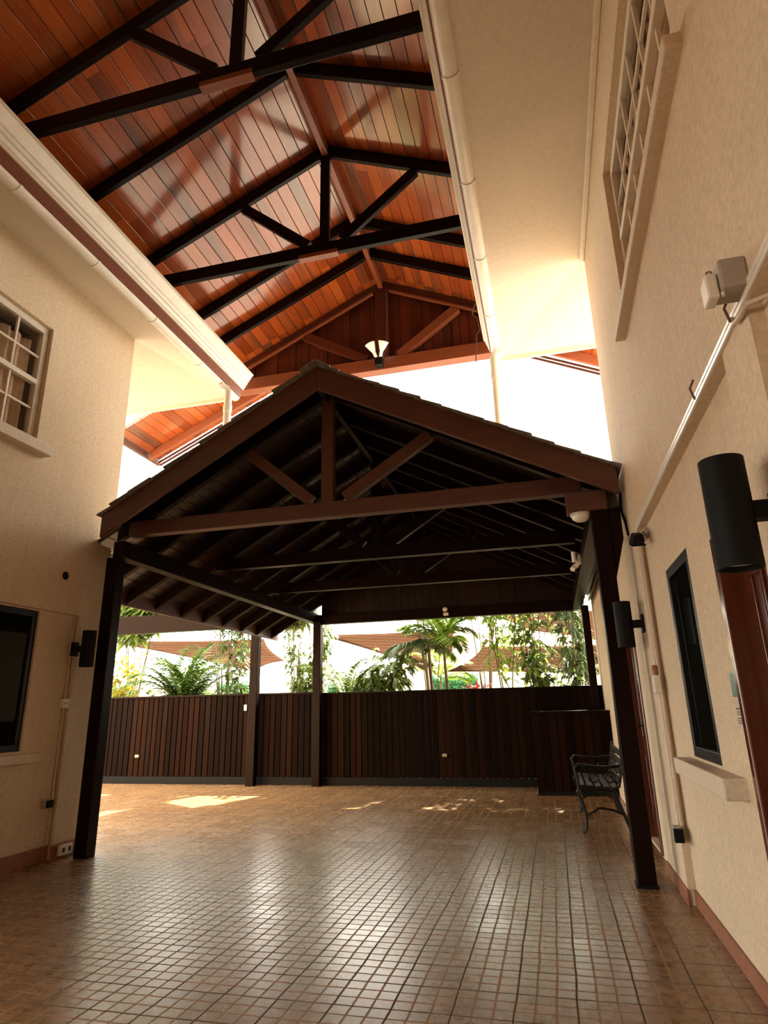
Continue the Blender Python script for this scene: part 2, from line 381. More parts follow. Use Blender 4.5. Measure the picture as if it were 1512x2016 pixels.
def gutter(side):
    if side < 0:
        x0, y1, lab = -4.134, 7.45, 'left'; sg = 1
    else:
        x0, y1, lab = -.247, 7.45, 'right'; sg = -1
    th = thing('eaves_gutter', (x0, y1, ZE), 'white half-round gutter with ribbed cornice along the %s eaves' % lab, 'gutter', 'eaves gutters')
    # red brown fascia behind
    MB().box(x0+sg*.10, x0+sg*.13, YN, y1, ZE-.01, ZE+.25).build('fascia_board', M['fascia'], th)
    r = .062; cx = x0+sg*.055; cz = ZE+.005
    prof = [(cx+r*math.cos(t), cz-r*math.sin(t)) for t in [-.5+(math.pi+1.0)*i/16 for i in range(17)]]
    prof_in = [(cx+(r-.005)*math.cos(t), cz-(r-.005)*math.sin(t)) for t in [-.5+(math.pi+1.0)*i/16 for i in range(17)]]
    pts = prof+prof_in[::-1]
    MB().prism([(x, YN, z) for x, z in pts], (0, y1-YN, 0)).build('channel', M['white'], th, smooth=True)
    y = YN+.4
    ys = []
    while y < y1-.3: ys.append(y); y += 1.0
    for yy in ys:
        pr = [(cx+(r+.005)*math.cos(t), cz-(r+.005)*math.sin(t)) for t in [-.4+(math.pi+.8)*i/16 for i in range(17)]]
        pr2 = [(cx+(r-.004)*math.cos(t), cz-(r-.004)*math.sin(t)) for t in [-.4+(math.pi+.8)*i/16 for i in range(17)]]
        MB().prism([(x, yy, z) for x, z in pr+pr2[::-1]], (0, .03, 0)).build('joint', M['white'], th, smooth=True)
        MB().tube([(cx+sg*.03, yy-.25, cz+.05), (cx+sg*.047, yy-.25, cz+.17)], .009, 6).build('hanger', M['white'], th)
    # ribbed white cornice above
    zb = ZE+.135 if side < 0 else ZE+.12
    hx, hz = (.165, .225) if side < 0 else (.085, .22)
    xb = x0+sg*.13
    P = [(0, 0), (.10, 0), (.13, .06), (.08, .09), (.20, .11), (.30, .26), (.24, .29), (.38, .31), (.46, .44), (.41, .47), (.52, .50), (.88, .90), (1.0, .91), (1.0, 1.0), (0, 1.0)]
    MB().prism([(xb+sg*hx*a, YN, zb+hz*b_) for a, b_ in P], (0, y1+.05-YN, 0)).build('cornice', M['white'], th)
    return th
gutter(-1); gutter(1)
# boards added out of sight behind the cornices to shut out sky light
S(MB().box(-4.62, -4.55, YN, 7.6, ZS+.06, 6.42).build('daylight_stop_left', M['fascia']), 'added red brown board shutting out daylight above the left gutter', 'board')
S(MB().box(.30, .37, YN, 7.6, ZS+.06, 6.45).build('daylight_stop_right', M['fascia']), 'added red brown board shutting out daylight above the right gutter', 'board')
def downpipe(x, y, ztop, zbot, label, jog):
    th = thing('downpipe', (x, y, zbot), label, 'downpipe', 'white downpipes')
    MB().tube([(x, y, zbot), (x, y, ztop)], .052, 16).build('pipe', M['white'], th, smooth=True)
    MB().lathe([(.06, 0), (.06, .09)], (x, y, ztop-.32), n=16).build('collar', M['white'], th, smooth=True)
    MB().tube([(x, y, ztop-.04), (x+jog*.02, y-.02, ztop+.02), (x+jog*.08, y-.10, ztop+.05)], .052, 14).build('elbow', M['white'], th, smooth=True)
downpipe(-3.98, 7.05, 5.56, 3.62, 'white downpipe dropping from the left gutter end behind the canopy', -1)
downpipe(-.335, 7.22, 5.56, 3.83, 'white downpipe dropping from the right gutter end behind the canopy', 1)

# ---------------------------------------------------------------- high cedar roof
RX, RZ, SL = -2.0, 7.67, .47          # ridge x, underside of boards at the ridge, slope
def rz(x): return RZ - SL*abs(x-RX)
def board_slopes(y0, y1, xa, xb, zf, width, gap=.007, th=.022, brk=2.6):
    """boards along y covering the underside between xa and xb (one side of the ridge)"""
    mb = MB(); rr = random.Random(int(xa*100+y0*10)); n = max(1, int(abs(xb-xa)/width+.5)); dx = (xb-xa)/n
    for i in range(n):
        a, b = xa+dx*i, xa+dx*(i+1); g = gap*(1 if dx > 0 else -1)/2
        a += g; b -= g
        y = y0; first = True
        while y < y1-1e-4:
            L = rr.uniform(.5, 1)*brk+(.6 if first else 1.2); e = min(y1, y+L)
            if y1-e < .5: e = y1
            dz = rr.uniform(-.0015, .0015)
            c = .0015*(1 if dx > 0 else -1); za, zb = zf(a)+dz, zf(b)+dz
            mb.prism([(a, y, za+.0015), (a+c, y, zf(a+c)+dz), (b-c, y, zf(b-c)+dz), (b, y, zb+.0015), (b, y, zb+th), (a, y, za+th)], (0, e-y, 0))
            y = e; first = False
    return mb
mb = MB()
PW = .138
for (y0, y1, xl, xr) in ((YN, 7.9, -4.6, .35), (7.9, 9.05, -6.4, 2.4)):
    a = board_slopes(y0, y1, RX-.002, xl, rz, PW); mb.add(a.v, a.f)
    a = board_slopes(y0, y1, RX+.002, xr, rz, PW); mb.add(a.v, a.f)
S(mb.build('ceiling', M['cedar']), 'varnished red cedar board ceiling of the high gabled roof', 'ceiling')
mb = MB()
for (y0, y1, xl, xr) in ((YN-.3, 7.9, -4.75, .55), (7.9, 9.1, -6.45, 2.45)):
    for (xa) in (xl, xr):
        mb.prism([(RX, y0, RZ+.03), (xa, y0, rz(xa)+.03), (xa, y0, rz(xa)+.10), (RX, y0, RZ+.10)], (0, y1-y0, 0))
S(mb.build('ceiling_roof_covering', M['shingle']), 'roof covering above the cedar boards', 'roof')
RH, RW = .165, .055                       # rafters
def rafter_mb(y, xe, x0=None, top=0.0, h=RH, w_=RW, zf=rz, zr=None, rx=RX):
    s = 1 if xe > rx else -1
    xs = rx if x0 is None else x0
    mb = MB()
    za, zb = zf(xs)-.002-top, zf(xe)-.002-top
    mb.prism([(xs, y-w_/2, za), (xe, y-w_/2, zb), (xe, y-w_/2, zb-h), (xs, y-w_/2, za-h)], (0, w_, 0))
    return mb
def bar2(y, p, q, w_, h):
    """timber in the plane y from (x, z) to (x, z), h its depth in that plane"""
    mb = MB(); d = Vector((q[0]-p[0], 0, q[1]-p[1])); up = Vector((-d.z, 0, d.x))
    return mb.beam((p[0], y, p[1]), (q[0], y, q[1]), (0, 1, 0), up, w_, h)
XEL, XER = -4.5, .28
def truss(y, label, wood, tz=6.19, plate=True):
    th = thing('roof_truss', (RX, y, tz), label, 'truss', 'black trusses under the cedar ceiling')
    rafter_mb(y, XEL).build('rafter', wood, th, .006); rafter_mb(y, XER).build('rafter', wood, th, .006)
    MB().box(XEL+.05, XER-.05, y-.03, y+.03, tz-.075, tz+.08).build('tie_beam', wood, th, .006)
    MB().box(RX-.055, RX+.055, y-.028, y+.028, tz+.08, RZ-RH-.005).build('king_post', wood, th, .006)
    bar2(y, (RX-.20, tz+.09), (-3.02, rz(-3.02)-RH-.02), .055, .12).build('strut', wood, th, .006)
    bar2(y, (RX+.20, tz+.09), (-.95, rz(-.95)-RH-.02), .055, .12).build('strut', wood, th, .006)
    if plate:
        MB().box(RX-.30, RX+.16, y-.045, y+.035, tz-.095, tz-.045).build('splice_plate', M['red_timber'], th, .004)
    return th
truss(3.36, 'black king post truss high overhead nearest the camera', M['black_timber'])
truss(5.47, 'black king post truss high overhead in front of the gable wall', M['black_timber'])
for y, w0 in ((2.35, 'in front of both trusses'), (4.42, 'between the two trusses'), (6.62, 'first behind the second truss'), (7.27, 'next to the gable wall')):
    for xe, sd_ in ((XEL, 'left'), (XER, 'right')):
        tag(rafter_mb(y, xe, RX-.04 if xe < RX else RX+.04).build('rafter', M['black_timber'], None, .006), 'dark rafter on the %s ceiling slope %s' % (sd_, w0), 'rafter', 'dark rafters under the cedar ceiling')
tag(MB().box(RX-.035, RX+.035, YN, 7.98, RZ-.17, RZ-.015).build('ridge_beam', M['red_timber'], None, .006), 'long red brown ridge board along the top of the cedar ceiling', 'ridge beam')
# gable wall at the far end
YG = 8.1
th = thing('gable_wall', (RX, YG, 6.1), 'red cedar board gable wall closing the far end of the high roof', 'gable wall')
mb = MB(); x = XEL-.1
rg = random.Random(4)
while x < XER+.3:
    wd = rg.choice((.11, .14, .17)); e = x+wd-.006; off = rg.choice((0, 0, .012, .02))
    mb.prism([(x, YG+off, 6.14), (e, YG+off, 6.14), (e, YG+off, rz(e)-.01), (x, YG+off, rz(x)-.01)] if not (x < RX < e) else
             [(x, YG+off, 6.14), (e, YG+off, 6.14), (e, YG+off, rz(e)-.01), (RX, YG+off, RZ-.01), (x, YG+off, rz(x)-.01)], (0, .03, 0))
    x = e+.006
mb.prism([(XEL-.1, YG+.03, 6.14), (XER+.3, YG+.03, 6.14), (XER+.3, YG+.03, rz(XER+.3)-.01), (RX, YG+.03, RZ-.01), (XEL-.1, YG+.03, rz(XEL-.1)-.01)], (0, .02, 0))
mb.build('boards', M['gable'], th)
yg = YG-.055
rafter_mb(yg, XEL, h=.14).build('rafter', M['gable'], th, .005); rafter_mb(yg, XER, h=.14).build('rafter', M['gable'], th, .005)
for xe in (XEL, XER):
    s_ = -1 if xe < RX else 1
    x0 = RX+s_*.13
    mbx = MB().prism([(x0, yg-.07, rz(x0)-.15), (xe, yg-.07, rz(xe)-.15), (xe, yg-.07, rz(xe)-.185), (x0, yg-.07, rz(x0)-.185)], (0, .05, 0))
    mbx.build('moulding', M['red_timber'], th, .004)
MB().box(XEL-.1, XER+.3, yg-.06, YG+.06, 6.09, 6.29).build('tie_beam', M['red_timber'], th, .006)
MB().box(RX-.10, RX+.10, yg-.04, yg+.05, 6.29, RZ-.15).build('king_post', M['gable'], th, .006)
bar2(yg, (RX-.25, 6.30), (-3.25, rz(-3.25)-.18), .10, .14).build('strut', M['gable'], th, .006)
bar2(yg, (RX+.25, 6.30), (-.85, rz(-.85)-.18), .10, .14).build('strut', M['red_timber'], th, .006)
# verge of the high roof beyond the gable
for xe, sd_ in ((-6.4, 'left'), (2.4, 'right')):
    th = thing('verge_board', (xe, 9.07, rz(xe)-.2), 'brown edge boards along the %s far verge of the high roof' % sd_, 'verge board', 'verge boards')
    for k in range(2):
        d = .045*k
        MB().prism([(RX, 9.06+.03*k, RZ-.02-d), (xe, 9.06+.03*k, rz(xe)-.02-d), (xe, 9.06+.03*k, rz(xe)-.06-d), (RX, 9.06+.03*k, RZ-.06-d)], (0, .028, 0)).build('board', M['barge'], th, .004)
tag(rafter_mb(8.75, -6.35).build('rafter', M['red_timber'], None, .006), 'rafter beyond the gable on the low left corner of the roof', 'rafter')
tag(rafter_mb(8.75, 2.35).build('rafter', M['red_timber'], None, .006), 'rafter beyond the gable on the low right corner of the roof', 'rafter')
tag(MB().box(-6.47, -6.40, 7.92, 9.12, rz(-6.4)-.09, rz(-6.4)+.05).build('eaves_board', M['barge'], None, .005), 'brown board along the low left eave of the high roof', 'eaves board')

# ---------------------------------------------------------------- timber canopy
KX, KZ, KSL, KSR = -2.03, 4.62, .575, .525         # ridge x, underside of boards at ridge, slope
def kz(x): return KZ - (KSL*(KX-x) if x < KX else KSR*(x-KX))
YF, YB = 5.35, 11.75
cn = thing('timber_canopy', (KX, YF, 2.6), 'low gabled timber canopy roof with brown barge boards and grey shingles', 'canopy roof')
mb = MB()
for (y0, y1, xl, xr) in ((YF+.03, 5.70, -4.40, .70), (5.70, 6.0, -4.70, .70), (6.0, YB, -5.25, .79)):
    a = board_slopes(y0, y1, KX-.002, xl, kz, .12); mb.add(a.v, a.f)
    a = board_slopes(y0, y1, KX+.002, xr, kz, .12); mb.add(a.v, a.f)
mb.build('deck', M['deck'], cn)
# shingle courses stepping down each slope
mb = MB(); rs = random.Random(11)
for (y0, y1, xl, xr) in ((YF-.05, 5.70, -4.41, .71), (5.70, 6.0, -4.70, .71), (6.0, YB+.05, -5.30, .78)):
    for xe in (xl, xr):
        s_ = -1 if xe < KX else 1; n = int(abs(xe-KX)/.20)
        for i in range(n+1):
            xa, xb = KX+s_*.20*i, KX+s_*min(abs(xe-KX)+.03, .20*(i+1)+.06)
            y = y0
            while y < y1-.02:
                L = rs.uniform(.16, .30); e = min(y1, y+L); j = rs.uniform(-.012, .012); up = rs.uniform(0, .006)
                jy = rs.uniform(-.025, .02) if y == y0 and y0 < 5.5 else 0
                mb.prism([(xa, y+jy, kz(xa)+.035), (xb+j*s_, y+jy, kz(xb)+.045+up), (xb+j*s_, y+jy, kz(xb)+.062+up), (xa, y+jy, kz(xa)+.046)], (0, e-y-jy-.004, 0))
                y = e
mb.build('shingles', M['shingle'], cn)
mb = MB(); y = YF-.08
while y < YB:
    e = min(YB+.05, y+.3); j = rs.uniform(-.01, .01)
    mb.prism([(KX-.16, y, kz(KX-.16)+.066+j), (KX, y, KZ+.07+j), (KX+.16, y, kz(KX+.16)+.066+j), (KX+.16, y, kz(KX+.16)+.08+j), (KX, y, KZ+.09+j), (KX-.16, y, kz(KX-.16)+.08+j)], (0, e-y-.006, 0)); y = e
mb.build('ridge_cap', M['shingle'], cn)
for xe in (-4.41, .70):
    d0, d1 = .055, -.20
    MB().prism([(KX, YF, KZ+d0), (xe, YF, kz(xe)+d0), (xe, YF, kz(xe)+d1), (KX, YF, KZ+d1-.02)], (0, .045, 0)).build('barge_board', M['barge'], cn, .006)
MB().prism([(-5.25, 6.02, kz(-5.25)+.04), (-5.21, 6.02, kz(-5.21)+.04), (-5.21, 6.02, kz(-5.21)-.17), (-5.25, 6.02, kz(-5.21)-.17)], (0, YB-6.02, 0)).build('eaves_board', M['barge'], cn, .005)
MB().box(.755, .785, 6.0, YB, kz(.77)-.10, kz(.77)+.0).build('eaves_board', M['barge'], cn, .005)
MB().box(KX-.03, KX+.03, YF+.05, YB, KZ-.20, KZ-.02).build('ridge_board', M['dark_timber'], cn, .005)
ky = [5.72+.633*i for i in range(10)]
for i, y in enumerate(ky):
    if i in (0, 3, 6): continue
    for xe, x0 in ((-5.20, KX-.03), (.66, KX+.03)):
        rafter_mb(y, xe, x0, h=.16, w_=.075, zf=kz).build('rafter', M['dark_timber'], cn, .005)
mb = MB(); x = -4.15
while x < .62:
    e = min(x+.14, .62)
    mb.prism([(x+.003, 11.46, 3.0), (e-.003, 11.46, 3.0), (e-.003, 11.46, kz(e)-.005), (x+.003, 11.46, kz(x)-.005)], (0, .03, 0)); x += .14
mb.prism([(-4.2, 11.49, 3.0), (.64, 11.49, 3.0), (.64, 11.49, kz(.64)), (KX, 11.49, KZ), (-4.2, 11.49, kz(-4.2))], (0, .02, 0))
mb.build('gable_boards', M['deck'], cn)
TZ = 3.21
def ctruss(y, label, xl=-4.5, mat='red_timber'):
    th = thing('canopy_truss', (KX, y, TZ), label, 'truss', 'timber trusses of the canopy')
    W = M[mat]
    xe2 = -4.45 if y < 6 else -5.20
    rafter_mb(y, xe2, KX-.03, h=.14, w_=.08, zf=kz).build('rafter', M['dark_timber'], th, .006); rafter_mb(y, .64, KX+.03, h=.14, w_=.08, zf=kz).build('rafter', M['dark_timber'], th, .006)
    MB().box(-4.30, .42, y-.055, y+.055, TZ-.075, TZ+.085).build('tie_beam', W, th, .006)
    MB().box(KX-.065, KX+.065, y-.045, y+.045, TZ+.085, KZ-.15).build('king_post', W, th, .006)
    bar2(y, (KX-.18, TZ+.12), (-2.93, kz(-2.93)-.15), .08, .12).build('strut', W, th, .006)
    bar2(y, (KX+.18, TZ+.12), (-.95, kz(-.95)-.15), .08, .12).build('strut', W, th, .006)
ctruss(5.72, 'red brown king post truss at the front of the canopy', mat='barge')
ctruss(7.619, 'dark king post truss in the middle of the canopy', mat='dark_timber')
ctruss(9.518, 'dark king post truss deepest inside the canopy', mat='dark_timber')
# plates, back beam
tag(MB().box(-4.38, -4.24, 5.55, 11.6, 2.87, 3.05).build('wall_plate_beam', M['dark_timber'], None, .006), 'long dark beam along the left side under the canopy rafters', 'beam', kind='thing')
tag(MB().box(.47, .62, 5.60, 11.6, 2.89, 3.06).build('wall_plate_beam', M['dark_timber'], None, .006), 'long dark beam along the right side under the canopy rafters', 'beam', kind='thing')
tag(MB().box(-4.24, .47, 11.38, 11.52, 2.85, 3.03).build('canopy_crossbeam', M['dark_timber'], None, .006), 'dark beam across the far end of the canopy above the palms', 'beam', kind='thing')
tag(MB().box(-9.6, -5.3, 11.34, 11.48, 2.86, 3.22).build('canopy_crossbeam', M['dark_timber'], None, .006), 'dark beam at far left above the fence beyond the canopy', 'beam', kind='thing')
def post(x0, x1, y0, y1, ztop, label, bracket=0, zb=0):
    th = thing('timber_post', ((x0+x1)/2, (y0+y1)/2, zb), label, 'post', 'timber posts of the canopy')
    MB().box(x0, x1, y0, y1, zb, ztop).build('shaft', M['dark_timber'], th, .008)
    if bracket:
        MB().box(x0-.01, x1+.01, y0-.01, y1+.01, zb, .02).build('foot_plate', M['black'], th, .003)
        xm = x1 if bracket > 0 else x0; s_ = bracket
        MB().prism([(xm, y0+.02, ztop-.62), (xm, y0+.02, ztop), (xm+s_*.10, y0+.02, ztop), (xm+s_*.10, y0+.02, ztop-.28)], (0, .10, 0)).build('bracket', M['dark_timber'], th, .006)
        MB().box(x0-.20 if s_ > 0 else x0+.0, x1+.0 if s_ > 0 else x1+.22, y0-.03, y1-.02, ztop-.02, ztop+.16).build('head_block', M['barge'], th, .006)
    return th
post(.465, .605, 5.50, 5.64, 2.92, 'dark timber post at the front right beside the wall', 1)
post(-4.555, -4.415, 5.68, 5.82, 2.92, 'dark timber post at the front left against the wall end', 0)
post(-4.30, -4.15, 11.30, 11.44, 2.90, 'dark timber post in front of the fence below the canopy corner')
post(-5.56, -5.40, 11.26, 11.40, 2.90, 'dark timber post in front of the fence holding the far left beam')
post(.60, .72, 11.30, 11.43, 2.92, 'slim red brown post at the far right end of the fence')
# ---------------------------------------------------------------- fence
def fence(x0, x1, y, ztop, zbot, label, th_y=.03, w=.115, cat='fence', grp='board fence runs', name='board_fence'):
    th = thing(name, ((x0+x1)/2, y, 0), label, cat, grp)
    mb = MB(); x = x0; rr = random.Random(int(x0*10))
    while x < x1-.02:
        e = min(x1, x+w*rr.uniform(.92, 1.08)); mb.box(x+.011, e-.011, y+rr.uniform(0, .006), y+th_y, zbot, ztop); x = e
    mb.build('boards', M['fence'], th)
    MB().box(x0, x1, y+th_y, y+th_y+.02, zbot, ztop).build('backing', M['black_timber'], th)
    MB().box(x0, x1, y-.015, y+th_y+.03, ztop, ztop+.035).build('top_rail', M['dark_timber'], th, .005)
    MB().box(x0, x1, y-.01, y+th_y, 0, zbot).build('skirting', M['black'], th, .004)
    return th
fence(-10.4, -5.56, 11.50, 1.585, .13, 'brown board fence at the left with a small socket low on it')
fence(-5.56, -4.22, 11.50, 1.58, .13, 'short brown board fence between the two rear posts')
fence(-4.22, .80, 11.50, 1.56, .13, 'long brown board fence below the palms at the far end')
th = fence(-.36, .80, 10.5, 1.16, .06, 'low board clad counter in front of the fence at the right', w=.125, cat='counter', grp=None, name='board_counter')
MB().box(-.40, .80, 10.46, 11.49, 1.16, 1.20).build('worktop', M['dark_timber'], th, .006)
def box_thing(name, label, cat, mat, b, group=None, bevel=.006):
    return tag(MB().box(*b).build(name, mat, None, bevel), label, cat, group)
PLATE = {}
def socket(c, n, wd, ht, label, axis, mat=None, d=.03, name='wall_socket', cat='socket', group=None):
    """small plate on a wall; axis = direction it faces"""
    a = Vector(axis); th = thing(name, c, label, cat, group); c = Vector(c)
    side = Vector((a.y, -a.x, 0)) if abs(a.z) < .5 else Vector((1, 0, 0))
    PLATE[th.name] = MB().beam(c, c+a*d, side, (0, 0, 1), wd, ht).build('plate', mat or M['plastic'], th, .006)
    return th, c+a*d, side
def socket_holes(th, c, side, a, dy=.018):
    for k in (-1, 1): MB().beam(c+side*dy*k, c+side*dy*k+Vector(a)*.003, side, (0, 0, 1), .008, .012).build('slot', M['ink'], PLATE[th.name])
t_, c_, s_ = socket((-8.0, 11.498, .50), 1, .085, .05, 'small pale socket low on the left fence boards', (0, -1, 0), M['greyplastic']); socket_holes(t_, c_, s_, (0, -1, 0))
t_, c_, s_ = socket((-1.92, 11.498, .50), 1, .085, .05, 'small pale socket low on the middle of the far fence', (0, -1, 0), M['greyplastic']); socket_holes(t_, c_, s_, (0, -1, 0))
t_, c_, s_ = socket((-5.72, 11.498, 1.36), 1, .06, .11, 'white switch plate high on the fence beside the rear post', (0, -1, 0), name='light_switch', cat='switch')
MB().beam(c_, c_+Vector((0, -.006, 0)), s_, (0, 0, 1), .022, .04).build('rocker', M['bulb'], PLATE[t_.name], .002)

# ---------------------------------------------------------------- windows
def sash_window(name, face, dirx, y0, y1, z0, z1, cols, label, sill_y, sill_z, prot):
    """white double sash window in a recess; dirx = direction into the wall"""
    d = dirx; xf = face+d*.05
    wn = thing(name, (face, (y0+y1)/2, z0), label, 'window', kind='structure')
    mb = MB(); t = .07
    mb.box(xf, xf+d*.07, y0, y1, z0, z0+t).box(xf, xf+d*.07, y0, y1, z1-t, z1).box(xf, xf+d*.07, y0, y0+t, z0+t, z1-t).box(xf, xf+d*.07, y1-t, y1, z0+t, z1-t)
    mb.build('window_frame', M['whitetrim'], wn, .006)
    zm = (z0+z1)/2
    MB().box(xf-d*.012, xf+d*.05, y0+t, y1-t, zm-.028, zm+.028).build('meeting_rail', M['whitetrim'], wn, .006)
    mb = MB()
    for k in range(1, cols):
        y = y0+t+(y1-y0-2*t)*k/cols
        mb.box(xf+d*.01, xf+d*.035, y-.012, y+.012, z0+t, zm-.028); mb.box(xf+d*.01, xf+d*.035, y-.012, y+.012, zm+.028, z1-t)
    for zz in ((z0+t+zm)/2, (zm+z1-t)/2):
        mb.box(xf+d*.012, xf+d*.033, y0+t, y1-t, zz-.012, zz+.012)
    mb.build('muntins', M['whitetrim'], wn, .003)
    MB().box(xf+d*.036, xf+d*.04, y0+t, y1-t, z0+t, z1-t).build('pane', M['glass'], wn)
    # curtain in folds
    mb = MB(); rows = [z0+.0, z1-.18]; n = 90; pts = []
    for i in range(n+1):
        y = y0+.10+(y1-y0-.22)*i/n; pts.append((face+d*(.16+.03*math.sin(i*.9)+.012*math.sin(i*2.3)), y))
    vs = []; fs = []
    for z in rows: vs += [(x, y, z) for x, y in pts]
    for i in range(n): fs.append((i, i+1, n+2+i, n+1+i))
    mb.add(vs, fs); c = mb.build('curtain', M['curtain'], wn, smooth=True)
    md = c.modifiers.new('thick', 'SOLIDIFY'); md.thickness = .006
    MB().box(face+prot*-d, face+d*.05, sill_y[0], sill_y[1], sill_z[0], sill_z[1]).build('window_sill', M['sill'], wn, .008)
    return wn
sash_window('window_1', XR, 1, 2.2, 4.2, 3.90, 5.22, 6, 'white gridded sash window high in the right wall', (2.10, 4.33), (3.825, 3.90), .07)
sash_window('window_5', XL, -1, 2.7, 4.68, 3.88, 5.16, 6, 'white sash window with brown curtains high in the left wall', (2.6, 4.80), (3.76, 3.87), .10)
def dark_window(name, face, d, y0, y1, z0, z1, label, sill, rec=.06):
    wn = thing(name, (face, (y0+y1)/2, z0), label, 'window', kind='structure'); xf = face+d*rec; t = .06
    mb = MB(); mb.box(xf, xf+d*.05, y0, y1, z0, z0+t).box(xf, xf+d*.05, y0, y1, z1-t, z1).box(xf, xf+d*.05, y0, y0+t, z0+t, z1-t).box(xf, xf+d*.05, y1-t, y1, z0+t, z1-t)
    mb.build('window_frame', M['frame'], wn, .004)
    MB().box(xf+d*.02, xf+d*.026, y0+t, y1-t, z0+t, z1-t).build('pane', M['darkglass'], wn)
    if sill: MB().box(face-d*sill[4], face+d*.05, sill[0], sill[1], sill[2], sill[3]).build('window_sill', M['sill'], wn, .008)
    return wn
dark_window('window_2', XRL, 1, *W2, 'tall dark window in the right wall above a thick sill', (3.34, 4.60, .87, .965, .10), .0)
dark_window('window_3', XLL, -1, *W3, 'large dark window low in the left wall', (3.4, 5.30, .88, .965, .045), .02)
dark_window('window_4', XRL, 1, *W4, 'dark window in the far right wall above the bench', None, .03)
MB().box(XRL-.02, XRL, W4[0]-.06, W4[0], W4[2], W4[3]+.05).build('window_trim', M['whitetrim'], bpy.data.objects['window_4'])

# ---------------------------------------------------------------- doors
def door(name, face, d, y0, y1, z0, z1, label, rec, handle_y):
    dr = thing(name, (face, (y0+y1)/2, z0), label, 'door', kind='structure'); t = .06
    fm = MB(); fm.box(face-d*.02, face+d*.16, y0, y0+t, z0, z1).box(face-d*.02, face+d*.16, y1-t, y1, z0, z1).box(face-d*.02, face+d*.16, y0+t, y1-t, z1-t, z1)
    fm.build('door_frame', M['door'], dr, .008)
    xf = face+d*rec; a, b = y0+t+.004, y1-t-.004; z0l = z0+.008
    lf_ = MB().box(xf, xf+d*.045, a, b, z0l, z1-t-.004).build('door_leaf', M['door'], dr, .004)
    mb = MB(); st = .11; rows = [(z0l+.16, z0l+.78), (z0l+.92, z1-t-.14)]
    ym = (a+b)/2
    for za, zb in rows:
        for ya, yb in ((a+st, ym-.05), (ym+.05, b-st)):
            for (p, q, r, s2) in ((ya, yb, za, za+.02), (ya, yb, zb-.02, zb), (ya, ya+.02, za+.02, zb-.02), (yb-.02, yb, za+.02, zb-.02)):
                mb.box(xf-d*.010, xf, p, q, r, s2)
            mb.box(xf-d*.006, xf, ya+.05, yb-.05, za+.05, zb-.05)
    mb.build('door_panels', M['door'], lf_, .004)
    hy = handle_y
    h = MB().box(xf-d*.006, xf, hy-.02, hy+.02, z0+.95, z0+1.15); h.build('handle_plate', M['iron'], lf_, .003)
    MB().tube([(xf-d*.005, hy, z0+1.05), (xf-d*.05, hy, z0+1.05), (xf-d*.055, hy+(.11 if hy < ym else -.11), z0+1.05)], .009, 10).build('handle', M['iron'], lf_, smooth=True)
    return dr
door('door_1', XRL, 1, *D1, 'polished mahogany panel door at the right edge', .08, 2.55)
door('door_2', XRL, 1, *D2, 'brown door behind the front right post', .05, 7.25)

# ---------------------------------------------------------------- ledge conduits
th = thing('cable_trunking', (XR, 3.5, 2.57), 'white twin conduit run along the ledge of the right wall', 'conduit')
MB().box(XR-.012, XR, .6, 5.05, 2.598, 2.62).build('upper_run', M['white'], th, .004)
MB().box(XR-.014, XR, .6, 5.05, 2.572, 2.594).build('lower_run', M['white'], th, .004)
for y in (2.12, 2.72): MB().tube([(XR-.028, y, 2.645), (XR-.045, y+.01, 2.61), (XR-.03, y+.02, 2.56)], .005, 6).build('cable_loop', M['cable'], th)
tag(MB().tube([(XR-.018, 2.16, 2.58), (XR-.018, 2.13, 2.55), (XR-.018, 2.07, 2.54), (XR-.018, 2.0, 2.535), (XRL-.02, 1.90, 2.50), (XRL-.02, 1.88, 2.0)], .010, 8).build('conduit_bend', M['conduit'], None, smooth=True), 'bent pipe leaving the ledge beside the grey junction box', 'conduit')
th = thing('junction_box', (XR, 2.03, 2.64), 'grey junction box on the right wall with a white sensor on it', 'junction box')
MB().box(XR-.085, XR, 1.98, 2.09, 2.60, 2.71).build('housing', M['greyplastic'], th, .008)
MB().box(XR-.125, XR-.088, 2.0, 2.075, 2.58, 2.675).build('sensor', M['plastic'], th, .008)
MB().tube([(XR-.09, 2.03, 2.675), (XR-.095, 2.03, 2.70), (XR-.108, 2.03, 2.70), (XR-.115, 2.03, 2.675)], .003, 6).build('loop', M['cable'], th)
MB().tube([(XR-.078, 2.01, 2.60), (XR-.078, 2.01, 2.585)], .007, 8).build('plug', M['plastic'], th)

# ---------------------------------------------------------------- sconces
def sconce(x, y, z, d, label, r=.068, h=.36):
    """up and down light: black cylinder on a short arm; d = direction to the wall"""
    th = thing('wall_sconce', (x, y, z-h/2), label, 'wall lamp', 'black cylinder wall lamps')
    cy = MB().lathe([(r-.006, .02), (r-.006, 0), (r, 0), (r, h), (r-.006, h), (r-.006, h-.02)], (x, y, z-h/2), n=32).build('cylinder', M['black'], th, smooth=True)
    wall = XR if d > 0 else XL
    MB().box(x+d*(r-.01), wall-d*.018, y-.028, y+.028, z-.03, z+.03).build('arm', M['black'], th, .004)
    MB().box(wall-d*.02, wall, y-.05, y+.05, z-.07, z+.07).build('back_plate', M['black'], th, .004)
    for zz in (z-h/2+.02, z+h/2-.02): MB().lathe([(r-.007, -.001), (r-.007, .001)], (x, y, zz), n=24).build('lens', M['bulb'], cy)
sconce(.60, 2.13, 1.87, 1, 'large black cylinder wall lamp nearest at the right edge')
sconce(.60, 5.40, 1.90, 1, 'black cylinder wall lamp beside the front right post')
sconce(-4.55, 5.55, 1.94, -1, 'black cylinder wall lamp beside the front left post')

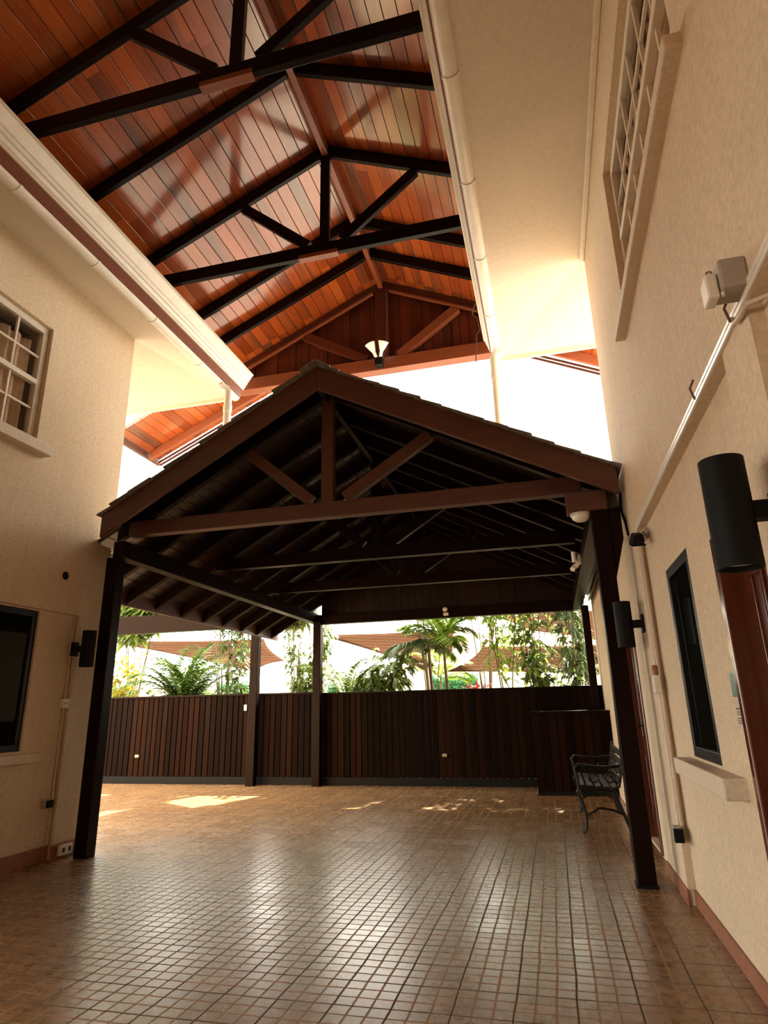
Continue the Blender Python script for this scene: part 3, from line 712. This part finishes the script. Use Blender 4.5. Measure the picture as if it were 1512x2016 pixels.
# ---------------------------------------------------------------- small wall fittings
th = thing('conduit', (XR, 5.10, .1), 'vertical painted conduit down the right pilaster corner', 'conduit', 'painted wall conduits')
MB().tube([(XR-.006+.02, 5.09, .45), (XR+.014, 5.09, 2.56)], .013, 8).build('pipe', M['conduit'], th, smooth=True)
th = thing('conduit', (XLL, 5.56, .1), 'vertical painted conduit down the left pilaster corner', 'conduit', 'painted wall conduits')
MB().tube([(XLL+.014, 5.55, .14), (XLL+.014, 5.55, 2.27)], .013, 8).build('pipe', M['conduit'], th, smooth=True)
t_, c_, s_ = socket((XLL+.005, 5.53, 1.41), 1, .09, .09, 'white socket box at mid height on the left conduit', (1, 0, 0), d=.05); socket_holes(t_, c_, s_, (1, 0, 0))
t_, c_, s_ = socket((XLL+.005, 5.47, .50), 1, .10, .08, 'grey weatherproof socket low on the left wall', (1, 0, 0), M['greyplastic'], d=.05)
MB().beam(c_, c_+Vector((.025, 0, 0)), s_, (0, 0, 1), .07, .065).build('cover', M['black'], t_, .004)
t_, c_, s_ = socket((XL+.016, 5.72, .07), 1, .16, .09, 'white double socket at floor level by the left post', (1, 0, 0), d=.04)
for k in (-1, 1): MB().beam(c_+s_*.04*k, c_+s_*.04*k+Vector((.004, 0, 0)), s_, (0, 0, 1), .03, .04).build('slot', M['ink'], PLATE[t_.name])
t_, c_, s_ = socket((XR+.012, 5.09, 1.42), 1, .07, .12, 'white switch box halfway up the right pilaster', (-1, 0, 0), d=.05, name='light_switch', cat='switch')
MB().lathe([(.02, 0), (.024, .05), (.016, .07)], (c_.x+.025, 5.09, 1.49), n=14).build('gland', M['terracotta'], t_, smooth=True)
t_, c_, s_ = socket((XR, 5.05+.03, .44), 1, .08, .10, 'grey socket box low on the right pilaster with black cover', (-1, 0, 0), M['greyplastic'], d=.05)
MB().beam(c_+Vector((.025, -.05, 0)), c_+Vector((.025, -.085, 0)), (1, 0, 0), (0, 0, 1), .06, .085).build('cover', M['black'], t_, .004)
th = thing('security_camera', (XR, 4.85, 2.40), 'small bullet camera under the ledge of the right wall', 'camera')
MB().box(XRL-.03, XRL, 4.86, 4.93, 2.47, 2.55).build('base', M['greyplastic'], th, .005)
MB().tube([(XRL-.03, 4.9, 2.52), (XRL-.09, 4.86, 2.47)], .012, 8).build('arm', M['greyplastic'], th)
MB().prism([(XRL-.12, 4.88, 2.52), (XRL-.06, 4.88, 2.52), (XRL-.05, 4.88, 2.43), (XRL-.15, 4.88, 2.43)], (0, -.14, -.05)).build('hood', M['black'], th, .006)
MB().tube([(XRL-.05, 4.74, 2.40), (XRL-.05, 4.88, 2.52)], .012, 8).build('shield', M['plastic'], th)
tag(MB().lathe([(.042, 0), (.042, .006), (.036, .008), (.001, .004)], (XL-.001, 5.30, 2.66), (1, 0, 0), 20).build('vent_hole', M['black']), 'round dark vent hole in the left wall above the window', 'vent')
th = thing('door_sign', (XRL, 3.245, 1.30), 'small teal sign plate beside the mahogany door', 'sign')
MB().box(XRL-.006, XRL, 3.215, 3.30, 1.315, 1.42).build('plate', M['teal'], th, .002)
th = thing('paper_notice', (XRL, 3.245, 1.17), 'paper notice with lines of text below the teal sign', 'notice')
MB().box(XRL-.003, XRL, 3.205, 3.295, 1.17, 1.30).build('sheet', M['paper'], th)
mb = MB(); rr = random.Random(5)
for k, zz in enumerate((1.265, 1.25, 1.24, 1.222, 1.212, 1.202)):
    mb.box(XRL-.0045, XRL-.003, 3.29-.07*rr.uniform(.5, 1), 3.288, zz-.002-(.002 if k == 0 else 0), zz+.002)
mb.build('text_lines', M['ink'], th)
th = thing('twin_floodlight', (-2.03, 7.9, 6.1), 'twin white floodlight at the middle of the gable tie beam', 'floodlight')
MB().box(-2.09, -1.98, 7.88, 7.985, 6.12, 6.25).build('base_box', M['black'], th, .008)
for s_ in (-1, 1):
    ax = Vector((s_*.38, -.45, 1)).normalized(); c0 = Vector((-2.035+s_*.03, 7.90, 6.25))
    lp = MB().lathe([(.012, -.03), (.024, 0), (.026, .09), (.034, .10), (.075, .21), (.08, .225), (.06, .235), (.001, .24)], c0, ax, 24).build('lamp', M['bulb'], th, smooth=True)
    MB().tube([c0+Vector((0, .03, -.03)), c0+Vector((0, 0, .0))], .014, 8).build('knuckle', M['plastic'], lp)
tag(MB().tube([(-1.91, 7.99, 7.45), (-1.912, 7.985, 6.9), (-1.93, 7.98, 6.40), (-2.0, 7.97, 6.26)], .008, 6).build('cable', M['cable']), 'thin cable running down the gable to the floodlight', 'cable')
tag(MB().tube([(-.42, 7.55, 6.72), (-.48, 7.6, 6.78), (-.60, 7.85, 6.76), (-.62, 7.9, 6.70), (-.56, 7.92, 6.65), (-.53, 7.92, 6.45), (-.58, 7.9, 6.37), (-.60, 7.9, 6.1), (-.62, 7.9, 5.92)], .008, 6).build('cable', M['cable']), 'loose cable hanging in front of the gable at the right', 'cable')
def bulkhead(c, r, label, ax, h=.06):
    th = thing('ceiling_lamp', c, label, 'lamp', 'white lamps in the canopy')
    MB().lathe([(r, 0), (r, .015), (r*.9, .02)], c, ax, 20).build('rim', M['plastic'], th, smooth=True)
    MB().lathe([(r*.88, .02), (r*.8, .02+h*.5), (r*.5, .02+h*.9), (.002, .02+h)], c, ax, 20).build('globe', M['bulb'], th, smooth=True)
bulkhead((.38, 5.57, 2.90), .09, 'white dome lamp under the front right corner of the canopy', (0, 0, -1), .05)
bulkhead((-1.97, 6.18, 3.44), .05, 'round white lamp beside the king post of the front canopy truss', (0, -1, -.2), .08)
th = thing('motion_light', (.47, 7.72, 2.85), 'white twin lamp fitting on the right canopy beam', 'lamp')
MB().box(.43, .47, 7.66, 7.78, 2.90, 3.0).build('base', M['plastic'], th, .006)
MB().tube([(.43, 7.70, 2.94), (.39, 7.68, 2.93), (.39, 7.66, 3.04)], .028, 12).build('lamp', M['bulb'], th, smooth=True)
MB().tube([(.43, 7.75, 2.90), (.38, 7.75, 2.87), (.36, 7.72, 2.84)], .03, 12).build('lamp', M['bulb'], th, smooth=True)
th = thing('security_camera', (-1.75, 11.33, 2.85), 'small white camera on the far canopy beam', 'camera')
MB().box(-1.80, -1.71, 11.33, 11.38, 2.88, 2.93).build('bracket', M['plastic'], th, .005)
MB().tube([(-1.755, 11.36, 3.0), (-1.755, 11.22, 2.97)], .04, 14).build('body', M['plastic'], th, smooth=True)
tag(MB().tube([(.70, 5.62, 3.20), (.735, 5.60, 3.05), (.72, 5.58, 2.92), (.74, 5.55, 2.78), (.742, 5.50, 2.66)], .012, 6).build('cable', M['black']), 'black cable tail at the right end of the canopy', 'cable')
tag(MB().tube([(-3.55, 8.9, 6.75), (-3.58, 9.0, 6.4), (-3.62, 9.05, 6.05)], .007, 6).build('cable', M['plastic']), 'thin pale cord hanging from the far left roof corner', 'cable')

# ---------------------------------------------------------------- bench
th = thing('garden_bench', (.45, 8.3, 0), 'dark iron and timber bench against the right wall', 'bench')
for y in (7.62, 8.92):
    mb = MB()
    mb.tube([(.16, y, .0), (.20, y, .03), (.22, y, .16), (.19, y, .30), (.15, y, .40), (.17, y, .44), (.30, y, .43), (.50, y, .41), (.58, y, .45), (.62, y, .60), (.66, y, .84)], .018, 8)
    mb.tube([(.68, y, .0), (.65, y, .03), (.60, y, .18), (.55, y, .32), (.52, y, .42)], .018, 8)
    mb.tube([(.22, y, .16), (.36, y, .24), (.50, y, .22), (.60, y, .18)], .012, 8)
    mb.tube([(.17, y, .44), (.16, y, .56), (.14, y, .63), (.18, y, .67), (.30, y, .65), (.45, y, .64), (.63, y, .66)], .017, 8)
    for a in range(2):
        cx = .33+.17*a; mb.tube([(cx+.05*math.cos(t), y, .54+.05*math.sin(t)) for t in [2*math.pi*i/12 for i in range(13)]], .009, 6, False)
    mb.build('end_frame', M['iron'], th, smooth=True)
for i in range(5):
    x = .17+.085*i; MB().box(x, x+.065, 7.60, 8.94, .445-.006*i, .468-.006*i).build('seat_slat', M['slat'], th, .006)
for i in range(4):
    z = .52+.085*i; x = .585+.02*i
    MB().beam((x, 7.60, z), (x, 8.94, z), (1, 0, -.25), (.25, 0, 1), .022, .068).build('back_slat', M['slat'], th, .006)

# ---------------------------------------------------------------- garden beyond the fence
S(MB().box(-40, 22, 11.75, 80, -.25, -.05).build('floor_garden', M['soil']), 'garden ground beyond the fence', 'ground')
def leaf(mb, base, d, up, L, W, fold=.25, droop=.0):
    d = d.normalized(); s = d.cross(up)
    if s.length < 1e-4: s = d.orthogonal()
    s.normalize(); n = s.cross(d)
    m1 = base+d*L*.45+n*L*.05; tip = base+d*L-Vector((0, 0, droop*L))
    l = base+d*L*.42+s*W/2+n*W*fold; r = base+d*L*.42-s*W/2+n*W*fold
    mb.add([base, r, m1, l, tip], [(0, 1, 2), (0, 2, 3), (1, 4, 2), (2, 4, 3)])
def frond_mb(base, az, el, L, rr, nl=26, ll=.42, lw=.035, bend=1.2):
    mb = MB(); path = []; p = Vector(base); n = 12
    h = Vector((math.cos(az), math.sin(az), 0)); ang = el
    for i in range(n+1):
        path.append(p.copy()); t = i/n; ang = el-bend*t*t
        p = p+(h*math.cos(ang)+Vector((0, 0, 1))*math.sin(ang))*L/n
    mb.tube(path, [.011*(1-.8*i/n) for i in range(n+1)], 5)
    side = Vector((-h.y, h.x, 0))
    for k in range(nl):
        t = .12+.86*k/nl; f = t*n; i = min(int(f), n-1); q = path[i].lerp(path[i+1], f-i); tg = (path[i+1]-path[i]).normalized()
        nrm = side.cross(tg)*-1
        for s_ in (-1, 1):
            d = (side*s_*1.0+tg*(.55+.5*t)+Vector((0, 0, -.18+rr.uniform(-.12, .12)))).normalized()
            l_ = ll*(math.sin(math.pi*min(1, .18+.8*t))**.6)*rr.uniform(.85, 1.1)
            leaf(mb, q, d, Vector((0, 0, 1)), l_, lw, .2, .12)
    return mb
def palm(x, y, zc, n, L, label, mat='palm', el=(.5, 1.3), seed=1, trunks=1, zt=-.05, ll=.42, lw=.04, tr=.035, az0=None, bend=(1.1, 1.7), nl=26):
    rr = random.Random(seed); th = thing('palm_plant', (x, y, zt), label, 'palm', 'palms behind the fence')
    MB().tube([(x+.04*math.sin(k), y, zt+(zc-zt)*k/5.0) for k in range(6)], [tr*1.25, tr*1.1, tr, tr, tr*.95, tr*.8], 10).build('trunk', M['trunk'], th, smooth=True)
    bx = x+.04*math.sin(5)
    for k in range(n):
        az = (az0 or 0)+2*math.pi*k/n+rr.uniform(-.3, .3); e = rr.uniform(*el)
        frond_mb((bx, y, zc-.03*rr.random()), az, e, L*rr.uniform(.85, 1.1), rr, nl, ll, lw, rr.uniform(*bend)).build('frond', M[mat], th)
    return th
def shrub(x, y, z0, h, rad, nst, nlv, label, mat='leaf', lL=.14, lW=.05, seed=1, name='leafy_shrub', cat='shrub', droop=.2, lean=.25, start=.35, zt=-.05, grp='shrubs behind the fence'):
    rr = random.Random(seed); th = thing(name, (x, y, zt), label, cat, grp); st = MB(); lf = MB()
    for k in range(nst):
        az = rr.uniform(0, 2*math.pi); rad_k = rad*rr.uniform(.3, 1); top = h*rr.uniform(.75, 1.0)
        path = []
        for i in range(9):
            t = i/8; path.append(Vector((x+math.cos(az)*rad_k*t**1.6+rr.uniform(-.02, .02), y+math.sin(az)*rad_k*t**1.6, zt+(top-zt)*t)))
        st.tube(path, [.016*(1-.7*i/8) for i in range(9)], 6)
        for j in range(nlv):
            t = start+(1-start)*rr.random(); f = t*8; i = min(7, int(f)); q = path[i].lerp(path[i+1], f-i)
            a = rr.uniform(0, 2*math.pi); tw = rr.uniform(.02, .26); out = Vector((math.cos(a), math.sin(a), rr.uniform(-.2, .9)))
            b = q+out*tw*.8
            if j % 3 == 0: st.tube([q, b], .004, 4)
            for g in range(3):
                d = (out+Vector((rr.uniform(-.7, .7), rr.uniform(-.7, .7), rr.uniform(-.6, .4)))).normalized()
                leaf(lf, b, d, Vector((0, 0, 1)), lL*rr.uniform(.7, 1.2), lW*rr.uniform(.8, 1.15), .15, droop)
    st.build('stems', M['trunk'], th, smooth=True); lf.build('foliage', M[mat], th)
    return th
palm(-8.2, 13.4, 1.35, 20, 1.75, 'full palm with arching fronds beyond the left fence', 'palm', (.55, 1.5), 3, ll=.55, lw=.07)
palm(-2.42, 13.3, 2.62, 8, 1.0, 'slim dark crowned palm left of the twin palms', 'leaf_dark', (.0, .8), 5, ll=.55, lw=.075, tr=.035)
palm(-2.05, 13.0, 2.60, 7, 1.0, 'slim pale crowned palm right of the twin palms', 'palm_pale', (.2, 1.1), 8, ll=.55, lw=.08, tr=.03)
palm(-4.0, 12.7, 1.3, 12, 1.4, 'feathery palm just right of the rear canopy post', 'leaf', (.8, 1.45), 12, ll=.36, lw=.04, tr=.03, nl=34)
palm(-2.9, 17.5, 2.05, 10, 1.1, 'distant pale palm below the shade sails', 'palm_pale', (.2, 1.2), 15, ll=.4, lw=.05)
shrub(-6.95, 13.2, 0, 4.6, .5, 3, 60, 'slender tree with drooping leaves left of the rear posts', 'leaf_dark', .30, .07, 21, 'slender_tree', 'tree', .5, start=.32)
shrub(-9.9, 13.0, 0, 2.75, .85, 8, 60, 'yellow green bush at the far left end of the fence', 'leaf_yellow', .19, .07, 22)
shrub(-9.2, 14.4, 0, 2.4, .9, 7, 60, 'low light green bush left of the full palm', 'leaf', .19, .07, 28)
shrub(-5.1, 12.9, 0, 3.2, .8, 10, 70, 'bushy shrub between the two rear posts', 'leaf', .20, .06, 23, droop=.5)
shrub(-3.3, 12.9, 0, 2.5, .8, 8, 44, 'loose shrub with curling leaves left of the twin palms', 'leaf', .30, .085, 24, droop=.6)
shrub(-.85, 12.7, 0, 5.8, .8, 3, 80, 'thin stemmed tree with light leaves right of the twin palms', 'palm_pale', .28, .07, 25, 'slender_tree', 'tree', .4, start=.35)
shrub(-.25, 12.7, 0, 5.8, .9, 5, 75, 'tall leafy tree in front of the right shade sail', 'leaf', .28, .075, 26, 'slender_tree', 'tree', .4, start=.34)
shrub(.55, 12.6, 0, 5.6, .80, 6, 80, 'dark hanging leaf tree at the right end of the fence', 'leaf_dark', .28, .065, 27, 'slender_tree', 'tree', .6, start=.33)
shrub(.0, 12.6, 0, 2.15, .55, 8, 60, 'low green shrub against the right end of the fence', 'leaf', .20, .07, 29)
shrub(-1.55, 13.4, 0, 1.95, .3, 3, 20, 'small red leaved plant behind the fence', 'leaf_red', .32, .05, 30, 'cordyline_plant', 'plant', .2, start=.75)
shrub(-7.5, 13.9, 0, 6.5, 1.1, 9, 190, 'added tall shade tree with its crown above the left beam', 'leaf', .34, .12, 31, 'slender_tree', 'tree', .4, start=.64)  # tall trees from here on are added; their crowns break up the floor sun
shrub(-5.7, 13.9, 0, 6.5, .8, 7, 190, 'added tall shade tree behind the bushy shrub between the rear posts', 'leaf', .34, .12, 32, 'slender_tree', 'tree', .4, start=.64)
shrub(-2.6, 14.1, 0, 6.2, .8, 8, 170, 'added tall shade tree behind the curling leaved shrub', 'leaf', .34, .12, 33, 'slender_tree', 'tree', .4, start=.64)
shrub(-10.2, 14.2, 0, 6.5, 1.2, 10, 170, 'added tall shade tree behind the yellow green bush', 'leaf', .34, .12, 34, 'slender_tree', 'tree', .4, start=.60)
shrub(-1.4, 14.3, 0, 6.5, .9, 8, 150, 'added tall shade tree behind the twin palms', 'leaf', .34, .12, 35, 'slender_tree', 'tree', .4, start=.66)
# shade sails
def sail(c, label, sag=.35, inset=.10, n=14):
    c = [Vector(p) for p in c]; mb = MB(); vs = []; fs = []
    mid = sum(c, Vector())/4
    for i in range(n+1):
        for j in range(n+1):
            u, v = i/n, j/n
            p = c[0]*(1-u)*(1-v)+c[1]*u*(1-v)+c[2]*u*v+c[3]*(1-u)*v
            e = 1-(1-4*u*(1-u)*inset*(abs(2*v-1)))*(1-4*v*(1-v)*inset*(abs(2*u-1)))
            p = p.lerp(mid, e*1.6); p.z -= sag*16*u*(1-u)*v*(1-v)*.5; vs.append(p)
    for i in range(n):
        for j in range(n):
            a = i*(n+1)+j; fs.append((a, a+1, a+n+2, a+n+1))
    o = mb.add(vs, fs).build('shade_sail', M['sail'], smooth=True)
    md = o.modifiers.new('thick', 'SOLIDIFY'); md.thickness = .01
    return tag(o, label, 'shade sail', 'beige shade sails')
sail([(-13.38, 17.0, 3.47), (-9.62, 20.5, 3.69), (-8.4, 19.5, 2.85), (-8.16, 16.8, 2.36)], 'beige shade sail over the garden behind the full palm', .2, .06)
sail([(-6.29, 17.0, 3.32), (-2.9, 21.0, 3.76), (-2.78, 19.0, 2.91), (-3.12, 16.8, 2.2)], 'large beige shade sail behind the twin palms', .2, .06)
sail([(-2.68, 17.0, 2.19), (-1.95, 19.5, 3.03), (1.7, 19.5, 2.93), (1.27, 17.0, 1.98)], 'low beige shade sail behind the trees at the right', .2, .06)
sail([(-1.8, 18.0, 3.85), (2.09, 20.0, 3.98), (1.59, 17.5, 2.79), (-.48, 16.8, 3.15)], 'high beige shade sail above the lower one at the right', .2, .06)
MASTS = [(-13.38, 17.0, 3.55), (-8.16, 16.8, 2.45), (-6.29, 17.0, 3.4), (-3.12, 16.8, 2.3), (1.27, 17.0, 2.06), (2.09, 20.0, 4.06), (-9.62, 20.5, 3.77)]
for k, (x, y, z) in enumerate(MASTS):
    tag(MB().tube([(x, y, -.05), (x, y, z)], .03, 10).build('sail_mast', M['whitetrim'], None, smooth=True), ['thin mast at the far left tip of the left shade sail', 'thin mast at the low corner of the left shade sail', 'thin mast at the left tip of the large shade sail', 'thin mast at the low corner of the large shade sail', 'thin mast at the low right sail corner', 'thin mast at the high right sail corner', 'thin mast at the rear of the left shade sail'][k], 'mast', 'shade sail masts')
# white garden wall with hedge panels, far house
S(MB().box(-30, 14, 22.0, 22.25, -.05, 2.35).build('wall_garden', M['render']), 'white garden wall beyond the palms', 'wall')
for k, (x0, x1, z0, z1) in enumerate(((-17.0, -15.6, .4, 2.3), (-11.9, -10.6, .4, 2.3), (-7.6, -5.9, .4, 2.2), (-4.0, -2.4, .4, 2.3))):
    rr = random.Random(50+k); mb = MB(); mb.box(x0, x1, 21.5, 21.9, -.05, z1-.1)
    for q in range(900):
        b = Vector((rr.uniform(x0, x1), 21.5-rr.uniform(0, .06), rr.uniform(0, z1))); leaf(mb, b, Vector((rr.uniform(-1, 1), -.5, rr.uniform(-1, 1))), Vector((0, -1, .3)), .13, .08, .1, .1)
    tag(mb.build('hedge_panel', M['hedge']), ['green hedge panel far left beyond the yellow bush', 'green hedge panel behind the full palm', 'green hedge panel behind the feathery palm', 'green hedge panel behind the twin palms'][k], 'hedge', 'green hedge panels', 'thing')
hs = thing('garden_house', (-2, 30, 0), 'pale house with a clay tile roof far behind the garden wall', 'house')
MB().box(-6, 6, 29, 36, -.05, 3.0).build('walls', M['render'], hs)
MB().prism([(-6.6, 28.4, 2.9), (6.6, 28.4, 2.9), (6.6, 32.5, 4.9), (-6.6, 32.5, 4.9)], (0, 0, .12)).build('roof', M['rooftile'], hs)
for x in (-4.5, -1.5, 2.0): MB().box(x, x+.9, 28.96, 29.02, 1.0, 2.2).build('window', M['darkglass'], hs)
